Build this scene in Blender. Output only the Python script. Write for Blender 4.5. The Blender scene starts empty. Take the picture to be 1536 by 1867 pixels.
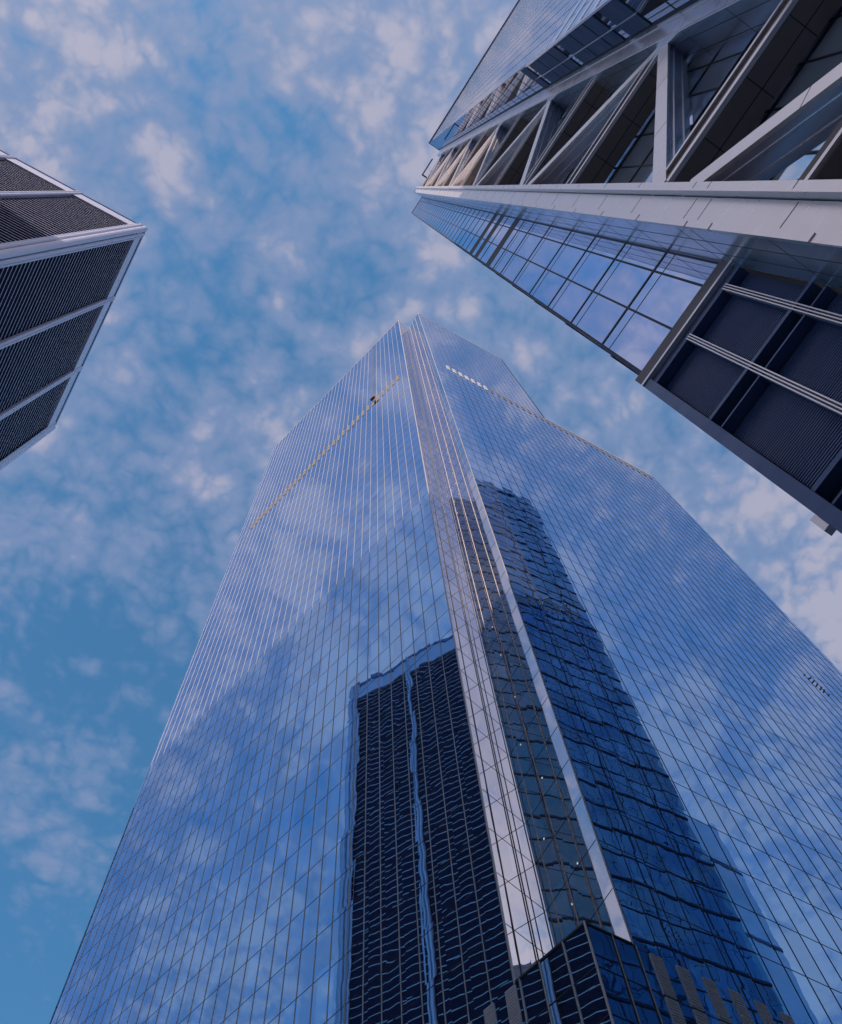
import bpy, math, random
from mathutils import Vector, Matrix
random.seed(7)

# ---------------------------------------------------------------- camera
EYE = 1.7                                    # camera stands at eye level on the plaza
scene = bpy.context.scene
cam_d = bpy.data.cameras.new("camera")
cam = bpy.data.objects.new("camera", cam_d)
scene.collection.objects.link(cam)
cam_d.sensor_fit = 'HORIZONTAL'; cam_d.sensor_width = 36.0
cam_d.lens = 36.0 * 2000.0 / 1536.0
cam_d.clip_start = 0.1; cam_d.clip_end = 9000
R = Vector((0.877272, -0.478304, -0.040237)); D = Vector((0.448940, 0.847290, -0.283817)); F = Vector((0.169844, 0.230921, 0.958034))
m = Matrix.Identity(4)
for i in range(3):
    m[i][0] = R[i]; m[i][1] = -D[i]; m[i][2] = -F[i]
m[2][3] = EYE
cam.matrix_world = m
scene.camera = cam

# ---------------------------------------------------------------- light
SUN_EL = math.radians(31.0)
SUN_AZ = Vector((-0.66, -0.75, 0)).normalized()          # towards the sun, in plan
SUN_DIR = Vector((SUN_AZ.x * math.cos(SUN_EL), SUN_AZ.y * math.cos(SUN_EL), math.sin(SUN_EL)))
sd = bpy.data.lights.new("sun", 'SUN'); sun = bpy.data.objects.new("sun", sd)
scene.collection.objects.link(sun)
sd.energy = 4.5; sd.angle = math.radians(0.5); sd.color = (1.0, 0.84, 0.68)
sun.rotation_euler = (-SUN_DIR).to_track_quat('-Z', 'Y').to_euler()

world = bpy.data.worlds.new("World"); scene.world = world; world.use_nodes = True
nt = world.node_tree; N = nt.nodes; L = nt.links; N.clear()
def nd(tree, kind, **kw):
    n = tree.nodes.new(kind)
    for k, v in kw.items():
        setattr(n, k, v)
    return n
def math_node(tree, op, a, b=None, clamp=False):
    n = tree.nodes.new('ShaderNodeMath'); n.operation = op; n.use_clamp = clamp
    for i, v in enumerate((a, b)):
        if v is None: continue
        if isinstance(v, (int, float)): n.inputs[i].default_value = v
        else: tree.links.new(v, n.inputs[i])
    return n.outputs[0]
def remap(tree, v, a, b, c=0.0, d=1.0, smooth=True):
    n = tree.nodes.new('ShaderNodeMapRange')
    if smooth: n.interpolation_type = 'SMOOTHSTEP'
    tree.links.new(v, n.inputs['Value'])
    for k, x in zip(('From Min', 'From Max', 'To Min', 'To Max'), (a, b, c, d)):
        n.inputs[k].default_value = x
    return n.outputs['Result']
def noise(tree, vec, scale, detail=4, rough=0.5, dist=0.0):
    n = tree.nodes.new('ShaderNodeTexNoise')
    if vec is not None: tree.links.new(vec, n.inputs['Vector'])
    n.inputs['Scale'].default_value = scale; n.inputs['Detail'].default_value = detail
    n.inputs['Roughness'].default_value = rough; n.inputs['Distortion'].default_value = dist
    return n.outputs[0]
def mixc(tree, fac, a, b, mode='MIX'):
    n = tree.nodes.new('ShaderNodeMix'); n.data_type = 'RGBA'; n.blend_type = mode
    if isinstance(fac, (int, float)): n.inputs[0].default_value = fac
    else: tree.links.new(fac, n.inputs[0])
    for i, v in ((6, a), (7, b)):
        if isinstance(v, tuple): n.inputs[i].default_value = (*v, 1)
        else: tree.links.new(v, n.inputs[i])
    return n.outputs[2]

sky = nd(nt, 'ShaderNodeTexSky', sky_type='NISHITA', sun_disc=False)
sky.sun_elevation = SUN_EL
sky.sun_rotation = math.atan2(SUN_DIR.x, SUN_DIR.y)
sky.air_density = 1.0; sky.dust_density = 0.6; sky.ozone_density = 1.5
tc = nd(nt, 'ShaderNodeTexCoord')
sep = nd(nt, 'ShaderNodeSeparateXYZ'); L.new(tc.outputs['Generated'], sep.inputs[0])
zc = math_node(nt, 'MAXIMUM', sep.outputs[2], 0.06)
px = math_node(nt, 'DIVIDE', sep.outputs[0], zc); py = math_node(nt, 'DIVIDE', sep.outputs[1], zc)
cb = nd(nt, 'ShaderNodeCombineXYZ'); L.new(px, cb.inputs[0]); L.new(py, cb.inputs[1]); cb.inputs[2].default_value = 3.7
pl = cb.outputs[0]                                       # the flat cloud deck overhead
warp = nd(nt, 'ShaderNodeTexNoise'); L.new(pl, warp.inputs['Vector'])
warp.inputs['Scale'].default_value = 7.0; warp.inputs['Detail'].default_value = 5; warp.inputs['Roughness'].default_value = 0.6
wv = nd(nt, 'ShaderNodeVectorMath', operation='MULTIPLY_ADD')
L.new(warp.outputs['Color'], wv.inputs[0]); wv.inputs[1].default_value = (0.034, 0.034, 0.0); L.new(pl, wv.inputs[2])
pw = wv.outputs[0]
def billow(scale, off):
    # rounded heaps with creased joins
    n = noise(nt, pw, scale, 1.0, 0.35)
    return math_node(nt, 'SUBTRACT', math_node(nt, 'ABSOLUTE', math_node(nt, 'SUBTRACT', n, 0.5)), off)
big = math_node(nt, 'SUBTRACT', noise(nt, pl, 3.2, 3, 0.5), 0.5)
mid = math_node(nt, 'SUBTRACT', noise(nt, pw, 11.0, 9, 0.62), 0.5)
fine = math_node(nt, 'SUBTRACT', noise(nt, pw, 45.0, 6, 0.6), 0.5)
b1 = billow(8.0, 0.08); b2 = billow(17.0, 0.08); b3 = billow(37.0, 0.08)
def wsum(*t):
    o = None
    for v, w in t:
        x = math_node(nt, 'MULTIPLY', v, w); o = x if o is None else math_node(nt, 'ADD', o, x)
    return o
b4 = billow(78.0, 0.08)
dens = wsum((big, 1.35), (mid, 0.85), (fine, 0.30), (b1, 1.35), (b2, 1.35), (b3, 0.95), (b4, 0.45))
# more cloud high on the near side, clearing towards the far side
side = math_node(nt, 'ADD', math_node(nt, 'MULTIPLY', math_node(nt, 'ABSOLUTE', px), 0.22), math_node(nt, 'MULTIPLY', math_node(nt, 'POWER', math_node(nt, 'MAXIMUM', py, 0.0), 1.6), -0.95))
side = math_node(nt, 'ADD', side, math_node(nt, 'MULTIPLY', math_node(nt, 'MINIMUM', math_node(nt, 'ADD', px, 0.08), 0.0), -0.75))
side = math_node(nt, 'MAXIMUM', math_node(nt, 'MINIMUM', math_node(nt, 'ADD', side, 0.10), 0.17), -0.80)
dens = math_node(nt, 'ADD', dens, side)
cover = remap(nt, dens, -0.50, 0.22)
thick = remap(nt, dens, 0.08, 0.50)
# glow of the thin cloud near the sun
dp = nd(nt, 'ShaderNodeVectorMath', operation='DOT_PRODUCT')
L.new(tc.outputs['Generated'], dp.inputs[0]); dp.inputs[1].default_value = SUN_DIR
glow = math_node(nt, 'POWER', math_node(nt, 'MAXIMUM', dp.outputs['Value'], 0.0), 8.0)
blue = mixc(nt, 1.0, sky.outputs[0], (0.66, 1.27, 1.45), 'MULTIPLY')
cl_thin = (1.42, 1.97, 3.32); cl_thick = (2.85, 2.85, 3.70)
ccol = mixc(nt, thick, cl_thin, cl_thick)
ccol = mixc(nt, math_node(nt, 'MULTIPLY', glow, 0.8, True), ccol, (17.0, 14.0, 12.5))
skyc = mixc(nt, math_node(nt, 'MULTIPLY', cover, 0.93), blue, ccol)
bg = nd(nt, 'ShaderNodeBackground'); L.new(skyc, bg.inputs[0]); bg.inputs[1].default_value = 0.15
out = nd(nt, 'ShaderNodeOutputWorld'); L.new(bg.outputs[0], out.inputs[0])

vs = scene.view_settings
vs.view_transform = 'Standard'; vs.look = 'None'; vs.gamma = 1.0; vs.exposure = 0.0
scene.cycles.max_bounces = 10; scene.cycles.glossy_bounces = 8
scene.cycles.sample_clamp_indirect = 6.0

# ---------------------------------------------------------------- materials
def principled(name, col, rough=0.5, metal=0.0, spec=0.5):
    mt = bpy.data.materials.new(name); mt.use_nodes = True
    b = mt.node_tree.nodes['Principled BSDF']
    b.inputs['Base Color'].default_value = (*col, 1); b.inputs['Roughness'].default_value = rough
    b.inputs['Metallic'].default_value = metal; b.inputs['Specular IOR Level'].default_value = spec
    return mt, mt.node_tree, b

def mirror_glass(name, col, rough=0.0, tilt=0.0017, wave=0.0008, mod=(1.43, 4.2), vary=0.10, dust=0.035, dustc=(0.62, 0.58, 0.62)):
    """coated facade glass: UV holds metres along and up the wall; every pane sits a hair out of true"""
    mt, t, b = principled(name, col, rough, 1.0)
    uv = nd(t, 'ShaderNodeUVMap'); 
    dv = nd(t, 'ShaderNodeVectorMath', operation='DIVIDE'); t.links.new(uv.outputs[0], dv.inputs[0]); dv.inputs[1].default_value = (mod[0], mod[1], 1)
    fl = nd(t, 'ShaderNodeVectorMath', operation='FLOOR'); t.links.new(dv.outputs[0], fl.inputs[0])
    wn = nd(t, 'ShaderNodeTexWhiteNoise', noise_dimensions='2D'); t.links.new(fl.outputs[0], wn.inputs['Vector'])
    geo = nd(t, 'ShaderNodeNewGeometry')
    sb = nd(t, 'ShaderNodeVectorMath', operation='SUBTRACT'); t.links.new(wn.outputs['Color'], sb.inputs[0]); sb.inputs[1].default_value = (.5, .5, .5)
    # ripples, longer along the wall than up it
    mp = nd(t, 'ShaderNodeMapping'); t.links.new(geo.outputs['Position'], mp.inputs[0]); mp.inputs['Scale'].default_value = (0.55, 0.55, 0.42)
    ns = nd(t, 'ShaderNodeTexNoise'); t.links.new(mp.outputs[0], ns.inputs['Vector']); ns.inputs['Scale'].default_value = 1.0; ns.inputs['Detail'].default_value = 2.0
    sn = nd(t, 'ShaderNodeVectorMath', operation='SUBTRACT'); t.links.new(ns.outputs['Color'], sn.inputs[0]); sn.inputs[1].default_value = (.5, .5, .5)
    s1 = nd(t, 'ShaderNodeVectorMath', operation='SCALE'); t.links.new(sb.outputs[0], s1.inputs[0]); s1.inputs['Scale'].default_value = tilt * 2
    s2 = nd(t, 'ShaderNodeVectorMath', operation='SCALE'); t.links.new(sn.outputs[0], s2.inputs[0]); s2.inputs['Scale'].default_value = wave * 8
    a1 = nd(t, 'ShaderNodeVectorMath', operation='ADD'); t.links.new(s1.outputs[0], a1.inputs[0]); t.links.new(s2.outputs[0], a1.inputs[1])
    a2 = nd(t, 'ShaderNodeVectorMath', operation='ADD'); t.links.new(a1.outputs[0], a2.inputs[0]); t.links.new(geo.outputs['Normal'], a2.inputs[1])
    nm = nd(t, 'ShaderNodeVectorMath', operation='NORMALIZE'); t.links.new(a2.outputs[0], nm.inputs[0])
    t.links.new(nm.outputs[0], b.inputs['Normal'])
    mul = remap(t, wn.outputs['Value'], 0, 1, 1 - vary, 1 + vary, False)
    vm = nd(t, 'ShaderNodeVectorMath', operation='SCALE'); vm.inputs[0].default_value = col; t.links.new(mul, vm.inputs['Scale'])
    t.links.new(vm.outputs[0], b.inputs['Base Color'])
    b.inputs['Specular Tint'].default_value = (0.80, 0.86, 1.0, 1)
    df = nd(t, 'ShaderNodeBsdfDiffuse'); df.inputs['Color'].default_value = (*dustc, 1)
    ms = nd(t, 'ShaderNodeMixShader'); ms.inputs[0].default_value = dust
    t.links.new(b.outputs[0], ms.inputs[1]); t.links.new(df.outputs[0], ms.inputs[2])
    t.links.new(ms.outputs[0], t.nodes['Material Output'].inputs[0])
    return mt

def metal_panel(name, col, rough=0.4, metal=0.7, var=0.10, brush=(0.4, 0.4, 8.0)):
    mt, t, b = principled(name, col, rough, metal)
    geo = nd(t, 'ShaderNodeNewGeometry')
    mp = nd(t, 'ShaderNodeMapping'); t.links.new(geo.outputs['Position'], mp.inputs[0]); mp.inputs['Scale'].default_value = brush
    n1 = noise(t, mp.outputs[0], 1.0, 5, 0.6); n2 = noise(t, geo.outputs['Position'], 0.7, 4, 0.6)
    f = math_node(t, 'ADD', math_node(t, 'MULTIPLY', n1, 0.5), math_node(t, 'MULTIPLY', n2, 0.5))
    g = remap(t, f, 0.3, 0.7, 1 - var, 1 + var, False)
    vm = nd(t, 'ShaderNodeVectorMath', operation='SCALE'); vm.inputs[0].default_value = col; t.links.new(g, vm.inputs['Scale'])
    t.links.new(vm.outputs[0], b.inputs['Base Color'])
    t.links.new(remap(t, f, 0.3, 0.7, rough * 0.8, rough * 1.25, False), b.inputs['Roughness'])
    bp = nd(t, 'ShaderNodeBump'); bp.inputs['Strength'].default_value = 0.05; bp.inputs['Distance'].default_value = 0.02
    t.links.new(n2, bp.inputs['Height']); t.links.new(bp.outputs[0], b.inputs['Normal'])
    return mt

M = {}
M['tower_glass'] = mirror_glass('blue coated glass', (0.27, 0.53, 0.80))
M['recess_glass'] = mirror_glass('corner glass', (0.68, 0.69, 0.73), vary=0.04)
M['mullion_dark'] = principled('dark gasket', (0.012, 0.016, 0.035), 0.6)[0]
M['fin'] = metal_panel('satin fin', (0.70, 0.58, 0.56), 0.5, 0.1)
M['vent_cream'] = metal_panel('cream louvre', (0.30, 0.22, 0.14), 0.6, 0.0)
M['vent_shaded'] = metal_panel('shaded louvre', (0.13, 0.11, 0.12), 0.6, 0.0)  # shade painted in: darker copy for right-face louvres out of the sun
M['vent_sunlit'] = metal_panel('sunlit louvre', (0.62, 0.56, 0.54), 0.6, 0.0)  # sunlight painted in: lighter copy of the same right-face louvre
M['vent_slot'] = principled('vent slot', (0.02, 0.02, 0.03), 0.7)[0]
M['roof_dark'] = metal_panel('roof membrane', (0.12, 0.12, 0.13), 0.8, 0.0)
M['fin_white'] = metal_panel('white aluminium fin', (0.66, 0.64, 0.70), 0.45, 0.25)
M['tube'] = metal_panel('polished column tube', (0.37, 0.38, 0.53), 0.42, 0.2)
M['dark_glass'] = principled('smoked glass', (0.008, 0.012, 0.040), 0.6, 0.0, 0.0)[0]
M['white_panel'] = metal_panel('white metal cladding', (0.94, 0.84, 0.82), 0.30, 0.75, var=0.06)
M['side_panel'] = metal_panel('blue grey metal cladding', (0.80, 0.84, 0.96), 0.22, 0.80, var=0.04, brush=(0.5, 0.5, 0.8))
M['seam'] = principled('cladding joint', (0.02, 0.02, 0.03), 0.7)[0]
M['soffit'] = metal_panel('dark soffit panel', (0.25, 0.20, 0.19), 0.55, 0.1, brush=(1.5, 1.5, 1.5))
M['bronze'] = metal_panel('brown groove', (0.17, 0.12, 0.11), 0.5, 0.2)
M['face_glass'] = mirror_glass('pale facade glass', (0.62, 0.68, 0.84), tilt=0.001, wave=0.0006, mod=(1.5, 4.2), vary=0.05)
M['back_glass'] = mirror_glass('recess glazing', (0.82, 0.88, 0.96), mod=(1.6, 4.2), tilt=0.003, wave=0.001, vary=0.16, dust=0.35, dustc=(0.80, 0.88, 1.0))
M['return_glass'] = mirror_glass('return wall glass', (0.36, 0.48, 0.62), tilt=0.0006, wave=0.0004, mod=(3, 4.2), vary=0.05)
M['pale_tower'] = mirror_glass('pale tower glass', (0.62, 0.66, 0.80), mod=(3, 4), vary=0.15, dust=0.5)
M['end_glass'] = mirror_glass('end wall glass', (0.30, 0.40, 0.42), tilt=0.004, wave=0.003, mod=(3, 4.3), vary=0.2, dust=0.06, dustc=(0.3, 0.5, 0.7))
M['navy_panel'] = metal_panel('navy panel', (0.035, 0.06, 0.16), 0.6, 0.0)
M['louver'] = metal_panel('navy louvre blade', (0.13, 0.19, 0.40), 0.5, 0.2)
M['frame_navy'] = metal_panel('navy frame', (0.07, 0.12, 0.27), 0.4, 0.4)
M['perforated'] = metal_panel('perforated grey metal', (0.66, 0.60, 0.64), 0.5, 0.3)
M['stone'] = metal_panel('stone facade', (0.30, 0.29, 0.33), 0.7, 0.0)
def lamp_mat(name, col, s):
    mt, t, b = principled(name, (0.8, 0.8, 0.8)); b.inputs['Emission Color'].default_value = (*col, 1); b.inputs['Emission Strength'].default_value = s
    return mt
M['lamp'] = lamp_mat('ceiling lamp', (1.0, 0.85, 0.68), 0.6)
M['orange'] = principled('orange cover', (0.55, 0.16, 0.03), 0.6)[0]
gm, gt, gb = principled('paving', (0.42, 0.40, 0.38), 0.85)
gg = nd(gt, 'ShaderNodeNewGeometry'); gbr = nd(gt, 'ShaderNodeTexBrick'); gt.links.new(gg.outputs['Position'], gbr.inputs['Vector'])
gbr.inputs['Scale'].default_value = 0.8; gbr.inputs['Color1'].default_value = (0.40, 0.38, 0.37, 1); gbr.inputs['Color2'].default_value = (0.47, 0.45, 0.43, 1); gbr.inputs['Mortar'].default_value = (0.22, 0.21, 0.20, 1)
gt.links.new(gbr.outputs[0], gb.inputs['Base Color']); M['paving'] = gm
M['asphalt'] = metal_panel('asphalt', (0.05, 0.05, 0.052), 0.9, 0.0)

# ---------------------------------------------------------------- mesh helpers
class MB:
    def __init__(s): s.v = []; s.f = []; s.uv = []; s.mi = []
    def face(s, pts, uvs=None, mi=0):
        i = len(s.v); s.v += [tuple(p) for p in pts]; s.f.append(tuple(range(i, i + len(pts))))
        s.uv += list(uvs) if uvs else [(0, 0)] * len(pts); s.mi.append(mi)
    def hexa(s, c, mi=0):        # 8 corners: bottom 4 (ccw from above), top 4
        for q in ((3, 2, 1, 0), (4, 5, 6, 7), (0, 1, 5, 4), (1, 2, 6, 5), (2, 3, 7, 6), (3, 0, 4, 7)):
            s.face([c[k] for k in q], mi=mi)
    def build(s, name, mats, parent=None):
        me = bpy.data.meshes.new(name); me.from_pydata(s.v, [], s.f); me.update()
        lay = me.uv_layers.new(name='UVMap')
        flat = [c for uv in s.uv for c in uv]
        lay.data.foreach_set('uv', flat)
        for mm in (mats if isinstance(mats, (list, tuple)) else [mats]): me.materials.append(mm)
        me.polygons.foreach_set('material_index', s.mi)
        o = bpy.data.objects.new(name, me); scene.collection.objects.link(o)
        if parent: o.parent = parent
        return o
def empty(name, loc=(0, 0, 0)):
    o = bpy.data.objects.new(name, None); scene.collection.objects.link(o); o.location = loc; return o
def tag(o, label=None, cat=None, group=None, kind=None):
    for k, v in (('label', label), ('category', cat), ('group', group), ('kind', kind)):
        if v: o[k] = v
    return o
class Wall:
    """local frame of a vertical wall: s metres along, d metres out of it, h metres above the eye"""
    def __init__(s, a, b):
        s.a = Vector((a[0], a[1], 0)); e = Vector((b[0] - a[0], b[1] - a[1], 0)); s.len = e.length; s.t = e.normalized()
        s.n = Vector((s.t.y, -s.t.x, 0))       # outward when walking the footprint counter-clockwise seen from above
    def p(s, x, d, h): q = s.a + s.t * x + s.n * d; return (q.x, q.y, h + EYE)
    def box(s, mb, s0, s1, d0, d1, h0, h1, mi=0):
        P = s.p
        mb.hexa([P(s0, d1, h0), P(s1, d1, h0), P(s1, d0, h0), P(s0, d0, h0), P(s0, d1, h1), P(s1, d1, h1), P(s1, d0, h1), P(s0, d0, h1)], mi)
    def quad(s, mb, s0, s1, h0, h1, d=0.0, mi=0):
        P = s.p
        mb.face([P(s0, d, h0), P(s1, d, h0), P(s1, d, h1), P(s0, d, h1)], [(s0, h0), (s1, h0), (s1, h1), (s0, h1)], mi)
def frange(a, b, st):
    r = []; x = a
    while x < b - 1e-6: r.append(x); x += st
    return r
def prism(mb, poly, h0, h1, mi=0, bottom=True):
    n = len(poly)
    for i in range(n):
        Wall(poly[i], poly[(i + 1) % n]).quad(mb, 0, (Vector(poly[(i + 1) % n]) - Vector(poly[i])).length, h0, h1, 0, mi)
    mb.face([(x, y, h1 + EYE) for x, y in poly], mi=mi)
    if bottom: mb.face([(x, y, h0 + EYE) for x, y in reversed(poly)], mi=mi)

GR = -EYE
# ---------------------------------------------------------------- ground
g = MB(); g.face([(-3000, -3000, 0), (3000, -3000, 0), (3000, 3000, 0), (-3000, 3000, 0)])
tag(g.build('ground', M['paving']), kind='structure')
g = MB(); g.hexa([(-24, -400, .004), (-12, -400, .004), (-12, 400, .004), (-24, 400, .004), (-24, -400, .02), (-12, -400, .02), (-12, 400, .02), (-24, 400, .02)])
tag(g.build('road', M['asphalt']), kind='structure')

# ---------------------------------------------------------------- central glass tower
A = (21.84, 27.57); B = (25.55, 23.42); Cc = (23.04, 23.42); Nn = (25.45, 28.47)
LF = (7.95, 75.35); R1 = (51.8, 23.42); R2 = (78.1, 23.42)
TOP = 300.0; WING = 219.0; POD = 41.5; FL = 4.2; MOD = 1.43
tower = empty('glass_skyscraper', (40, 50, 0))
tag(tower, 'tallest tower of blue mirror glass with a notched corner, in the centre', 'building')
def child(o): o.matrix_parent_inverse = o.parent.matrix_world.inverted() if False else Matrix.Translation(-o.parent.location); return o
def part(mb, name, mats, parent, label=None):
    o = mb.build(name, mats, parent); child(o)
    if label: o['label'] = label
    return o
# counter-clockwise from above: walk so that outward normal = (t.y, -t.x)
wl = Wall(LF, A); wAN = Wall(A, Nn); wNB = Wall(Nn, B); wr = Wall(B, R2)
def glass_wall(w, s0, s1, h0, h1, mat, lab=None):
    mb = MB(); w.quad(mb, s0, s1, h0, h1); return part(mb, 'glass_wall', mat, tower, lab)
glass_wall(wl, 0, wl.len, GR, TOP, M['tower_glass'], 'wide left face of blue mirror glass')
glass_wall(wAN, 0, wAN.len, POD, TOP, M['recess_glass'], 'left wall of the corner notch')
glass_wall(wNB, 0, wNB.len, POD, TOP, M['recess_glass'], 'right wall of the corner notch')
mb = MB()
wr.quad(mb, 0, wr.len, GR, WING); wr.quad(mb, 0, 26.0, WING, TOP)
part(mb, 'glass_wall', M['tower_glass'], tower, 'right face of blue mirror glass with a lower wing')
# rear, sides and roofs
mb = MB()
bl = (51.8, 77.0); br = (78.1, 77.0)
Wall(R2, br).quad(mb, 0, 53.58, GR, WING); Wall(br, bl).quad(mb, 0, 26.3, GR, WING); Wall(bl, LF).quad(mb, 0, 44.0, GR, TOP)
Wall(R1, bl).quad(mb, 0, 53.58, WING, TOP)
part(mb, 'rear_wall', M['tower_glass'], tower)
mb = MB()
mb.face([(x, y, TOP - 1.2 + EYE) for x, y in (A, Nn, B, R1, bl, LF)])
part(mb, 'roof', M['roof_dark'], tower)
mb = MB(); mb.face([(x, y, WING - 1.0 + EYE) for x, y in (R1, R2, br, bl)])
part(mb, 'roof', M['roof_dark'], tower, 'lower roof of the right wing')

def grid(w, s_list, h_list, s0, s1, h0, h1, parent, fin_w=0.024, fin_d=0.034, ga_w=0.024, ho_w=0.040, off=0.055, fins=True):
    dk = MB(); fn = MB()
    for s in s_list:
        w.box(dk, s - ga_w / 2, s + ga_w / 2, -0.02, 0.03, h0, h1)
        if fins: w.box(fn, s + ga_w / 2 + 0.002, s + ga_w / 2 + 0.002 + fin_w, -0.02, fin_d, h0, h1)
    for h in h_list: w.box(dk, s0, s1, -0.03, 0.012, h - ho_w / 2, h + ho_w / 2)
    part(dk, 'mullion_grid', M['mullion_dark'], parent)
    if fins: part(fn, 'fin_array', M['fin'], parent)
hl = [POD - 2.8 * k for k in range(1, 16)] + frange(POD + FL, TOP, FL)
Ls = wl.len
sl = [Ls - k * MOD - 0.12 for k in range(0, int(Ls / MOD) + 1)] + [0.05]
grid(wl, [s for s in sl if s > 0], hl, 0, Ls, GR, TOP, tower)
hr = [h for h in hl if h < WING]; hr2 = [h for h in hl if h >= WING]
grid(wr, [k * MOD + 0.12 for k in range(0, 19) if k * MOD < 25.9], hl, 0, 26.0, GR, TOP, tower, fin_d=0.014, fin_w=0.02, ga_w=0.02, ho_w=0.055)
grid(wr, [k * MOD + 0.12 for k in range(19, 37) if k * MOD + 0.2 < wr.len], hr, 26.0, wr.len, GR, WING, tower, fin_d=0.014, fin_w=0.02, ga_w=0.02, ho_w=0.055)
grid(wAN, [0.55, 1.9, 2.1, wAN.len - 0.2], [h for h in hl if h > POD + 1], 0.05, wAN.len - 0.05, POD, TOP, tower, fin_d=0.03)
grid(wNB, [0.7, 2.1, 3.5], [h for h in hl if h > POD + 1], 0.05, wNB.len - 0.05, POD, TOP, tower, fin_d=0.04)
# parapet coping
mb = MB()
for w, s1, h in ((wl, Ls, TOP), (wAN, wAN.len, TOP), (wNB, wNB.len, TOP), (wr, 26.0, TOP)):
    w.box(mb, 0.01, s1 - 0.01, -0.35, 0.04, h, h + 0.3)
part(mb, 'coping', M['fin'], tower)
mb = MB(); wr.box(mb, 26.02, wr.len, -0.35, 0.04, WING, WING + 0.3)
part(mb, 'coping', M['fin'], tower)
# corner fins at both folds
mb = MB()
wl.box(mb, Ls - 0.05, Ls + 0.02, 0.0, 0.05, POD, TOP); wr.box(mb, -0.02, 0.06, 0.0, 0.06, POD, TOP)
part(mb, 'corner_trim', M['fin_white'], tower)
# podium corner filling the notch
pod = MB(); wpl = Wall(A, Cc); wpr = Wall(Cc, B)
wpl.quad(pod, 0, wpl.len, GR, POD); wpr.quad(pod, 0, wpr.len, GR, POD)
pod.face([(x, y, POD + EYE) for x, y in (A, Cc, B, Nn)])
pod_o = part(pod, 'podium', M['tower_glass'], tower, 'low glass corner block at the foot of the notch')
dk = MB(); fn = MB()
for w, ss in ((wpl, (0.2, 1.45, 2.9)), (wpr, (1.35, 2.6))):
    for s in ss:
        w.box(dk, s - .025, s + .025, -.02, .03, GR, POD); w.box(fn, s + .027, s + .075, -.02, .06, GR, POD)
    for h in [POD - 2.8 * k for k in range(1, 15)]: w.box(dk, 0, w.len, -.02, .02, h - .03, h + .03)
    w.box(dk, 0.0, w.len, -0.1, 0.05, POD - .05, POD + .08)
wpl.box(fn, wpl.len - .04, wpl.len + .04, .0, .08, GR, POD + .1)
part(dk, 'podium_frame', M['mullion_dark'], tower); part(fn, 'podium_fin', M['fin'], tower)
# perforated panels in the plant floors at the foot of both faces
for row in range(3):
    ht = POD - 2.8 * row - 0.1
    for k in range(0, 16):
        s0 = 0.86 + k * MOD
        mb = MB(); wr.box(mb, s0, s0 + 0.66, -0.02, 0.05, ht - 2.62, ht)
        for j in range(14): wr.box(mb, s0 + .02, s0 + .64, 0.05, 0.09, ht - 2.5 + j * .18, ht - 2.42 + j * .18)
        part(mb, 'vent_panel', M['perforated'], tower)
    for s1 in (0.0, 1.36, 2.8):
        mb = MB(); s0 = Ls - s1 - 0.66
        wl.box(mb, s0, s0 + 0.62, -0.02, 0.05, ht - 2.62, ht)
        for j in range(14): wl.box(mb, s0 + .02, s0 + .60, 0.05, 0.09, ht - 2.5 + j * .18, ht - 2.42 + j * .18)
        part(mb, 'vent_panel', M['perforated'], tower)
# louvres of the upper plant floor; right row has sun and shade coloured in
for k in range(1, 32):
    s0 = Ls - 2.2 - k * MOD
    mb = MB()
    wl.box(mb, s0 + .55, s0 + 1.30, -.02, .06, 215.4, 219.6); wl.box(mb, s0 + .58, s0 + 1.26, .061, .08, 217.6, 217.9, 1)
    part(mb, 'louver_vent', [M['vent_cream'], M['vent_slot']], tower)
for k in range(0, 34):
    s0 = 2.75 + k * MOD
    mb = MB()
    wr.box(mb, s0 + .15, s0 + 0.85, -.02, .06, 214.0, 218.4); wr.box(mb, s0 + .18, s0 + .82, .061, .08, 216.2, 216.4, 1)
    part(mb, 'louver_vent', [M['vent_sunlit'] if k < 7 else M['vent_shaded'], M['vent_slot']], tower)
# lit ceiling lamps seen in the notch glass
for h, s in ((132, 1.9), (137.6, 1.9), (143.2, 1.9), (148.6, 1.9), (127, 1.9), (132, .9), (127, .9), (122, .9), (86, 1.6), (80, 1.7), (72, 2.0), (66, 1.3), (60, 2.4), (55, 1.2), (50, 3.2), (48, 2.0)):
    mb = MB(); wNB.box(mb, s, s + .07, 0.004, 0.02, h, h + .13)
    part(mb, 'ceiling_lamp', M['lamp'], tower)

# things on the tower
cr = empty('window_cleaning_cradle', wl.p(Ls - 9.2, 0.6, 219.5))
tag(cr, 'tiny dark window cleaning cradle hanging on the upper left face of the central tower', 'cradle')
mb = MB(); wl.box(mb, Ls - 9.9, Ls - 8.9, .25, .7, 219.0, 219.2); wl.box(mb, Ls - 9.9, Ls - 8.9, .66, .70, 219.2, 219.9); wl.box(mb, Ls - 9.9, Ls - 8.9, .25, .29, 219.2, 219.9)
part(mb, 'basket', M['vent_slot'], cr)
mb = MB()
for s in (Ls - 9.8, Ls - 9.0): wl.box(mb, s - .02, s + .02, .28, .30, 220.0, TOP)
part(mb, 'cable', M['vent_slot'], cr)
mb = MB(); wl.box(mb, Ls - 9.2, Ls - 8.7, .3, .7, 219.3, 220.3); part(mb, 'cover', M['orange'], cr)
dots = [(41.6, 111.4), (41.8, 110.6), (42.0, 109.9), (42.2, 109.2), (42.4, 108.5), (42.6, 108.0), (43.1, 107.7),
        (42.4, 111.4), (42.6, 110.8), (42.8, 110.2), (43.0, 109.5), (43.1, 108.9)]
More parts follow.
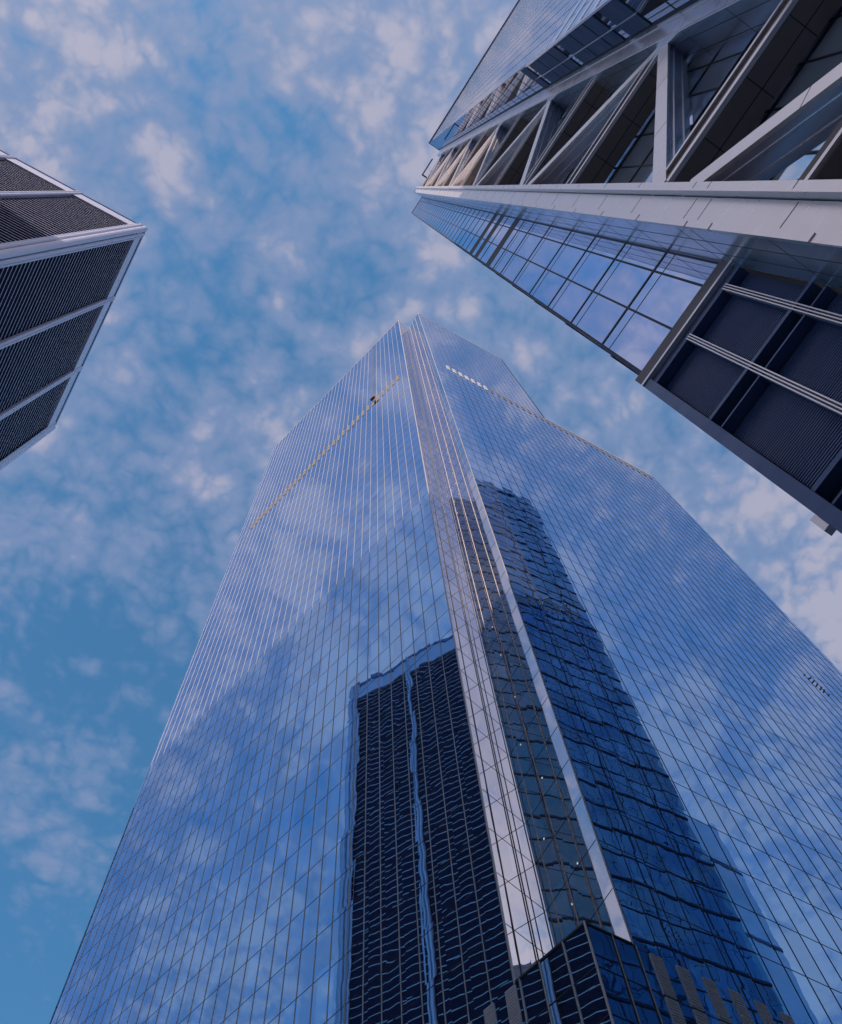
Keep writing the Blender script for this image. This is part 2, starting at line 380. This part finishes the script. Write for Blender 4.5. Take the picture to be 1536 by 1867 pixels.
for i, (s, h) in enumerate(dots):
    mb = MB(); wr.box(mb, s - .06, s + .06, .012, .08, h - .09, h + .09); wr.box(mb, s - .04, s + .04, .08, .14, h - .05, h + .05)
    part(mb, 'anchor_bolt', M['vent_slot'], tower)

# ---------------------------------------------------------------- louvred dark tower on the left
LT = 224.0
lt = empty('office_tower', (-60, 50, 0))
tag(lt, 'dark tower ringed with thin white horizontal fins, at the left edge', 'building')
x0, y0, x1, y1 = -63.2 - 26.8, 28.75, -36.2, 73.3
mb = MB(); prism(mb, [(x0, y0), (x1, y0), (x1, y1), (x0, y1)], GR, LT - 1.2); part(mb, 'wall', M['dark_glass'], lt)
WA = Wall((x1, y0), (x1, y1)); WB = Wall((x0, y0), (x1, y0)); WC = Wall((x1, y1), (x0, y1))
def lt_bands(w, edges, name):
    fins = MB()
    for a, b in zip(edges[:-1], edges[1:]):
        for h in frange(1.5, 216.8, 1.85): w.box(fins, a + 0.6, b - 0.6, -.02, .05, h, h + .11)
    part(fins, 'fin_band', M['fin_white'], lt)
    for i, e in enumerate(edges):
        pb = MB(); wd = 0.42
        if 0 < i < len(edges) - 1:
            w.box(pb, e - wd, e + wd, -.05, .42, GR, LT - .2)
            for c in (-.28, .28):
                for k in range(8):
                    a0 = math.pi * k / 8; a1 = math.pi * (k + 1) / 8
                    P = [w.p(e + c + .26 * math.cos(x), .42 + .34 * math.sin(x), h) for h in (GR, LT - .2) for x in (a0, a1)]
                    pb.face([P[1], P[0], P[2], P[3]])
            part(pb, 'pilaster', M['tube'], lt)
    pr = MB()
    w.box(pr, 0, w.len, -.05, .46, 217.0, 222.9); w.box(pr, 0, w.len, -.05, .62, 222.95, LT, 1)
    part(pr, 'parapet', [M['tube'], M['frame_navy']], lt)
lt_bands(WA, [0.0, 14.8, 30.6, 44.55], 'A')
lt_bands(WB, [0.0, 13.4, 26.8, 40.3, WB.len], 'B')
lt_bands(WC, [0.0, 13.4, 26.8, 40.3, WC.len], 'C')
for cx, cy in ((x1, y0), (x1, y1)):         # clustered corner columns
    pb = MB(); sy = 1 if cy == y0 else -1
    for (dx, dy, r) in ((.25, -.25 * sy, .55), (.42, .75 * sy, .36), (-.75, -.42 * sy, .36), (.40, 1.35 * sy, .22), (-1.35, -.40 * sy, .22)):
        ring = [(cx + dx + r * math.cos(2 * math.pi * k / 16), cy + dy + r * math.sin(2 * math.pi * k / 16)) for k in range(16)]
        prism(pb, ring, GR, LT + .1)
    part(pb, 'corner_column', M['tube'], lt)

# ---------------------------------------------------------------- braced tower on the right
PX = Vector((-0.99634, -0.08540)); QX = Vector((0.08540, -0.99634))      # out of its front, along its front
def pq(p, q): v = PX * p + QX * q; return (v.x, v.y)
bt = empty('braced_skyscraper', (40, -30, 0))
tag(bt, 'tower with white zigzag braces and dark soffits behind a white corner pier, at upper right', 'building')
HT = 230.0
class Front(Wall):
    """front plane at depth p: s grows with q"""
    def __init__(s, p, q0=0.0):
        v = PX * p + QX * q0; s.a = Vector((v.x, v.y, 0)); s.t = Vector((QX.x, QX.y, 0)); s.n = Vector((PX.x, PX.y, 0)); s.len = 0
        s.flip = True
    def quad(s, mb, s0, s1, h0, h1, d=0.0, mi=0):
        P = s.p; mb.face([P(s1, d, h0), P(s0, d, h0), P(s0, d, h1), P(s1, d, h1)], [(s1, h0), (s0, h0), (s0, h1), (s1, h1)], mi)
    def box(s, mb, s0, s1, d0, d1, h0, h1, mi=0):
        P = s.p
        mb.hexa([P(s1, d1, h0), P(s0, d1, h0), P(s0, d0, h0), P(s1, d0, h0), P(s1, d1, h1), P(s0, d1, h1), P(s0, d0, h1), P(s1, d0, h1)], mi)
F0 = Front(0.0)       # d is then p itself
def side_quad(mb, q, p0, p1, h0, h1, mi=0):      # a wall facing the near end (towards smaller q), spanning depths p0 (deep) to p1 (out)
    P = F0.p; mb.face([P(q, p1, h0), P(q, p0, h0), P(q, p0, h1), P(q, p1, h1)], [(p1, h0), (p0, h0), (p0, h1), (p1, h1)], mi)
BH = [h for h in frange(30.2 + 4.2 * 0, HT, 5.85)]
# end glass bay
mb = MB(); Front(-8.9).quad(mb, -0.1, 3.55, 30.2, HT - 1); part(mb, 'glass_bay', M['face_glass'], bt, 'narrow end bay of mirror glass')
mb = MB()
fl = [35.8, 41.8, 47.6, 53.6, 60.2, 66.4] + frange(70.7, HT, 4.35)
for i, h in enumerate(fl):
    F0.box(mb, -0.12, 3.55, -8.92, -8.882, h - .09, h + .09)
    if i < 7: F0.box(mb, -0.08, 3.54, -8.915, -8.892, h - 1.1, h - 1.05)
for q in (-0.06, 1.37, 2.78, 3.50): F0.box(mb, q - .035, q + .035, -8.93, -8.885, 30.2, HT)
for h in (84.3, 88.8, 75.3): F0.box(mb, -0.05, 3.5, -8.92, -8.89, h - 2.4, h - .2)
part(mb, 'mullion_grid', M['mullion_dark'], bt)
# end wall looking at the central tower
mb = MB()
e0 = pq(-8.9, -0.1); e1 = pq(-60.5, -0.1); WE = Wall(e1, e0); WE.n = Vector((-QX.x, -QX.y, 0))
WE.quad(mb, 0, WE.len, GR, HT - 1)
part(mb, 'end_wall', M['end_glass'], bt)
mb = MB()
for h in frange(8.0, HT, 8.6): WE.box(mb, 0, WE.len, -.02, .10, h, h + .30)
for h in frange(12.3, HT, 8.6): WE.box(mb, 0, WE.len, -.02, .06, h, h + .12)
for s in frange(3.5, WE.len, 6.0): WE.box(mb, s, s + .12, -.02, .05, GR, HT)
part(mb, 'end_grid', M['navy_panel'], bt)
# corner pier : stepped white front, metal side
mb = MB(); mats_p = [M['white_panel'], M['side_panel'], M['seam']]
F0.box(mb, 3.55, 4.40, -8.95, -7.10, GR, HT - 3)
F0.box(mb, 4.43, 4.69, -8.95, -6.84, GR, HT - 3)
F0.box(mb, 4.36, 4.44, -8.90, -7.16, GR, HT - 3.2, 2)
pier = part(mb, 'pier', mats_p, bt, 'smooth white corner pier with staggered panels')
mb = MB()                                                  # blue grey side cladding, set proud of the pier
P = F0.p
mb.hexa([P(3.545, -8.9, 0 + GR), P(3.545, -7.14, GR), P(3.60, -7.14, GR), P(3.60, -8.9, GR), P(3.545, -8.9, HT - 3), P(3.545, -7.14, HT - 3), P(3.60, -7.14, HT - 3), P(3.60, -8.9, HT - 3)])
part(mb, 'pier_side', M['side_panel'], pier)
sm = MB()
jt = [22.1, 27.9, 29.2, 35.3] + frange(40.6, HT, 5.4)
for h in jt:
    F0.box(sm, 3.77, 4.36, -7.12, -7.097, h - .02, h + .02)
    F0.box(sm, 3.541, 3.55, -8.88, -7.15, h + .5, h + .53)
    F0.box(sm, 4.5, 4.688, -6.86, -6.837, h - .02, h + .02)
for pp in (-7.75, -8.35): F0.box(sm, 3.541, 3.549, pp - .012, pp + .012, GR, HT - 3)
part(sm, 'pier_joint', M['seam'], pier)
lp = MB()                                                  # overlapping lip panels at the pier's lower edge
for k, h in enumerate([20.2, 26.5, 28.6] + frange(34, HT - 8, 5.4)):
    nx = ([26.4, 28.5, 33.9] + frange(39.3, HT, 5.4))[k]
    F0.box(lp, 3.54, 3.74 - 0.02 * (k % 3), -7.2, -7.075, h + .02, nx - .02)
part(lp, 'lip_panel', M['white_panel'], pier)
# recess glass
mb = MB(); Front(-8.5).quad(mb, 4.69, 11.75, GR, HT - 1); rb = part(mb, 'glass_bay', M['back_glass'], bt, 'recessed glazing behind the braces')
mb = MB()
for q in (5.1, 6.6, 8.2, 9.75, 11.2): F0.box(mb, q - .03, q + .03, -8.55, -8.46, GR, HT)
for h in frange(13.1, HT, 4.1): F0.box(mb, 4.7, 11.7, -8.54, -8.45, h - .08, h + .08)
part(mb, 'recess_grid', M['mullion_dark'], rb)
# pilaster between the braces and the projecting wing
mb = MB()
F0.box(mb, 11.70, 12.16, -8.6, -6.80, GR, HT - 6)
F0.box(mb, 12.18, 12.62, -8.6, -6.84, GR, HT - 6)
F0.box(mb, 12.64, 13.05, -8.6, -6.78, GR, HT - 6)
F0.box(mb, 12.1, 12.7, -8.6, -6.90, GR, HT - 6, 2)
pil = part(mb, 'pilaster', mats_p, bt, 'pale banded pilaster above the braces')
mb = MB(); F0.box(mb, 11.66, 11.72, -8.5, -6.86, GR, HT - 6); part(mb, 'pilaster_side', M['side_panel'], pil)
sm = MB()
for k, h in enumerate(frange(12.0, HT, 5.76)):
    F0.box(sm, 11.655, 11.665, -8.48, -6.87, h, h + .03)
    F0.box(sm, 11.74, 12.15, -6.81, -6.797, h + .1, h + .13); F0.box(sm, 12.66, 13.03, -6.79, -6.777, h + 2.1, h + 2.13)
for pp in (-7.34, -8.04): F0.box(sm, 11.654, 11.664, pp - .012, pp + .012, GR, HT - 6)
part(sm, 'pilaster_joint', M['seam'], pil)
# storey beams with dark soffits
soff = [17.4, 33.6, 50.3, 65.8, 81.9, 98.6, 114.6, 130.8, 147.0, 163.2, 179.4, 195.6, 211.8]
for h in soff:
    mb = MB()
    F0.box(mb, 4.69, 11.68, -8.35, -7.26, h, h + 1.25, 0)                 # soffit block
    F0.box(mb, 4.69, 11.68, -7.28, -7.14, h - .02, h + .30, 1)            # lower white edge
    F0.box(mb, 4.69, 11.68, -7.27, -7.20, h + .30, h + 1.0, 2)            # brown groove
    F0.box(mb, 4.69, 11.68, -7.28, -7.12, h + 1.0, h + 1.22, 1)           # upper white edge
    F0.box(mb, 4.70, 11.67, -7.90, -7.87, h - .004, h + .02, 3)
    for q in (6.5, 8.5, 10.5): F0.box(mb, q - .015, q + .015, -8.34, -7.30, h - .006, h + .02, 3)
    part(mb, 'storey_beam', [M['soffit'], M['white_panel'], M['bronze'], M['seam']], bt)
mb = MB(); F0.box(mb, 4.69, 8.2, -8.35, -7.5, 23.4, 24.3, 0); F0.box(mb, 4.69, 8.2, -7.52, -7.42, 23.5, 23.7, 1)
part(mb, 'landing_beam', [M['soffit'], M['white_panel']], bt)
# zigzag diagonal braces
def brace(qa, ha, qb, hb, w=0.66, p_out=-7.10, p_in=-8.15):
    mb = MB(); P = F0.p
    dq, dh = qb - qa, hb - ha; ln = math.hypot(dq, dh); nq, nh = -dh / ln, dq / ln
    def ring(f, p0, p1, mi, wl_, wh_):
        c = []
        a = [(qa + nq * wl_, ha + nh * wl_), (qb + nq * wl_, hb + nh * wl_), (qb + nq * wh_, hb + nh * wh_), (qa + nq * wh_, ha + nh * wh_)]
        mb.hexa([P(q, p1, h) for q, h in a] + [P(q, p0, h) for q, h in a], mi)
    ring(0, p_in, p_out - 0.10, 1, -w / 2 + .03, w / 2 - .03)
    ring(0, p_out - 0.12, p_out, 0, -w / 2, w / 2)
    ring(0, p_in + .25, p_in + .29, 0, -w / 2 - .01, w / 2 + .01)
    ring(0, p_out - .36, p_out - .33, 0, -w / 2 - .008, w / 2 + .008)
    for f in (0.33, 0.66):
        q, h = qa + dq * f, ha + dh * f
        mb.hexa([P(q + nq * a + dq / ln * b, pz, h + nh * a + dh / ln * b) for pz in (p_out - .02, p_out + .003) for a, b in ((-w / 2, -.015), (w / 2, -.015), (w / 2, .015), (-w / 2, .015))], 2)
    part(mb, 'diagonal_brace', [M['white_panel'], M['side_panel'], M['seam']], bt)
nodes = [(11.75, 17.2), (4.65, 30.9), (4.65, 33.9), (11.75, 50.3), (4.65, 64.2), (4.65, 66.6), (11.75, 82.2), (4.65, 97.2), (4.65, 99.6), (11.75, 115), (4.65, 130), (4.65, 132.4), (11.75, 147.6), (4.65, 163), (4.65, 165), (11.75, 180.2), (4.65, 195.4), (4.65, 197.6), (11.75, 213)]
for a, b in zip(nodes[:-1], nodes[1:]):
    if a[0] == b[0]: continue
    brace(*a, *b)
# projecting wing: return wall and front grid
mb = MB(); side_quad(mb, 13.05, -6.8, -4.48, GR, HT); part(mb, 'return_wall', M['return_glass'], bt, 'narrow side wall of the projecting wing, reflecting the braces')
mb = MB()
for h in frange(12.1, HT, 4.2):
    F0.box(mb, 13.035, 13.06, -6.78, -4.48, h - .07, h + .07)
F0.box(mb, 12.94, 13.06, -6.79, -6.70, GR, HT)
part(mb, 'return_grid', M['mullion_dark'], bt)
for i, h in enumerate(frange(12.1, 84, 4.2)):
    if i % 3 == 2: hs = [(h + 1.4, h + 4.05)]
    else: hs = [(h + .08, h + 4.1)]
    if h > 62 - 4 or h < 50:
        pass
    for a, b in hs:
        if not (54.0 < h < 84): continue
        for p0, p1 in ((-6.68, -5.86), (-5.74, -4.55)):
            mb = MB(); F0.box(mb, 12.99, 13.06, p0, p1, a, b); part(mb, 'infill_panel', M['navy_panel'], bt)
mb = MB(); F0.box(mb, 12.96, 13.055, -5.84, -5.76, 54, 84); F0.box(mb, 12.90, 13.05, -4.58, -4.46, 54, 84); part(mb, 'panel_trim', M['side_panel'], bt)
QE = 110.0
mb = MB(); Front(-4.48).quad(mb, 13.05, QE, GR, HT); part(mb, 'glass_bay', M['face_glass'], bt, 'long upper front with a fine grid of mullions')
mb = MB(); wf = MB()
for q in frange(13.12, QE, 1.5): F0.box(mb, q - .03, q + .03, -4.5, -4.474, GR, HT)
for h in frange(12.1, HT, 2.1):
    F0.box(mb, 13.04, QE, -4.5, -4.476, h - .05, h + .06)
for h in frange(12.1, HT, 4.2): F0.box(wf, 13.04, QE, -4.48, -4.472, h + .08, h + .2)
part(mb, 'mullion_grid', M['mullion_dark'], bt); part(wf, 'ledge_array', M['fin_white'], bt)
mb = MB()
for h in frange(12.1, 73, 4.2): F0.box(mb, 13.1, QE, -4.476, -4.462, h + .3, h + 1.9)
part(mb, 'spandrel', M['side_panel'], bt)
# hidden rear, roof and crown
mb = MB()
Wall(pq(-60.5, QE), pq(-60.5, -0.1)).quad(mb, 0, QE, GR, HT - 1)
mb.face([(*pq(p, q), HT - 1.1 + EYE) for p, q in ((-60.5, -.1), (-8.9, -.1), (-8.9, 3.6), (-8.5, 4.69), (-8.5, 11.7), (-8.5, 13.05), (-4.48, 13.05), (-4.48, QE), (-60.5, QE))])
part(mb, 'roof', M['roof_dark'], bt)
mb = MB()
F0.box(mb, 13.0, QE, -4.75, -4.30, HT, HT + 1.0); F0.box(mb, 13.0, 13.3, -6.9, -4.75, HT, HT + 1.0)
F0.box(mb, -.12, 3.55, -9.1, -8.85, HT - 1, HT + .4); F0.box(mb, 3.5, 3.75, -7.4, -7.0, HT - 3, HT - 1.4)
F0.box(mb, 7.1, 7.4, -8.4, -6.5, HT - .8, HT + .2); F0.box(mb, 7.4, 10.9, -6.75, -6.5, HT - .8, HT + .2)
part(mb, 'crown', M['frame_navy'], bt)
# louvred box at the foot of the end bay
lb = MB()
F0.box(lb, -.34, 3.56, -9.0, -8.86, 29.25, 30.18, 0)        # brown grey soffit band
F0.box(lb, -.34, 3.56, -9.0, -8.80, 29.10, 29.24, 1)        # white lip
F0.box(lb, -.34, -.06, -9.8, -8.84, GR, 29.08, 2)           # end frame
F0.box(lb, -.06, 3.56, -9.9, -8.92, 28.6, 29.08, 2)
part(lb, 'louver_frame', [M['bronze'], M['white_panel'], M['frame_navy']], bt)
lv = MB(); F0.box(lv, -.06, 3.56, -10.0, -9.25, GR, 28.6, 1)
for h in frange(8.0, 28.5, .105): F0.box(lv, -.04, 3.55, -9.25, -9.20, h, h + .05)
part(lv, 'louver_screen', [M['louver'], M['seam']], bt)
for q in (1.38, 2.92):
    mb = MB()
    for o in (-.07, 0, .07): F0.box(mb, q + o - .014, q + o + .014, -9.3, -8.86, GR, 28.58)
    F0.box(mb, q - .09, q + .09, -9.24, -8.97, GR, 28.58, 1)
    part(mb, 'louver_mullion', [M['white_panel'], M['frame_navy']], bt)
for h in (22.9, 16.9, 10.9):
    mb = MB(); F0.box(mb, -.05, 3.55, -9.38, -8.90, h + .75, h + .92); F0.box(mb, -.05, 3.55, -9.38, -8.93, h + .02, h + .1); F0.box(mb, -.04, 3.54, -9.40, -9.2, h, h + .9, 1)
    part(mb, 'louver_transom', [M['frame_navy'], M['seam']], bt)
mb = MB(); F0.box(mb, -.47, -.345, -9.0, -8.84, 16.45, 17.05); part(mb, 'ledge', M['white_panel'], bt)

# ---------------------------------------------------------------- neighbours seen only as reflections and shade
def block(name, label, poly, h, mat, trim, fs, vs_, group=None):
    r = empty(name, (poly[0][0], poly[0][1], 0)); tag(r, label, 'building', group)
    mb = MB(); prism(mb, poly, GR, h); part(mb, 'wall', mat, r)
    mb = MB()
    for i in range(len(poly)):
        w = Wall(poly[i], poly[(i + 1) % len(poly)])
        for z in frange(4, h, fs): w.box(mb, 0, w.len, -.02, .15, z, z + .8)
        for s in frange(vs_, w.len, vs_): w.box(mb, s, s + .3, -.02, .2, GR, h)
    part(mb, 'facade_grid', trim, r)
    return r
block('reflected_tower', 'pale blue glass tower mirrored at the lower right of the central tower', [(84, -60), (111, -60), (111, -25), (84, -25)], 180, M['pale_tower'], M['navy_panel'], 20.0, 9.0)
block('stone_tower', 'broad stone tower beyond the plaza, taller than the stone slab at its side', [(-121, 6), (-151, -2), (-120, -110), (-90, -101.5)], 226.6, M['stone'], M['stone'], 4.1, 4.0)
block('stone_tower', 'lower stone slab standing beside the broad stone tower', [(-89.8, -102), (-119.5, -110.6), (-89, -214), (-59, -205)], 193.0, M['stone'], M['stone'], 4.1, 4.0)
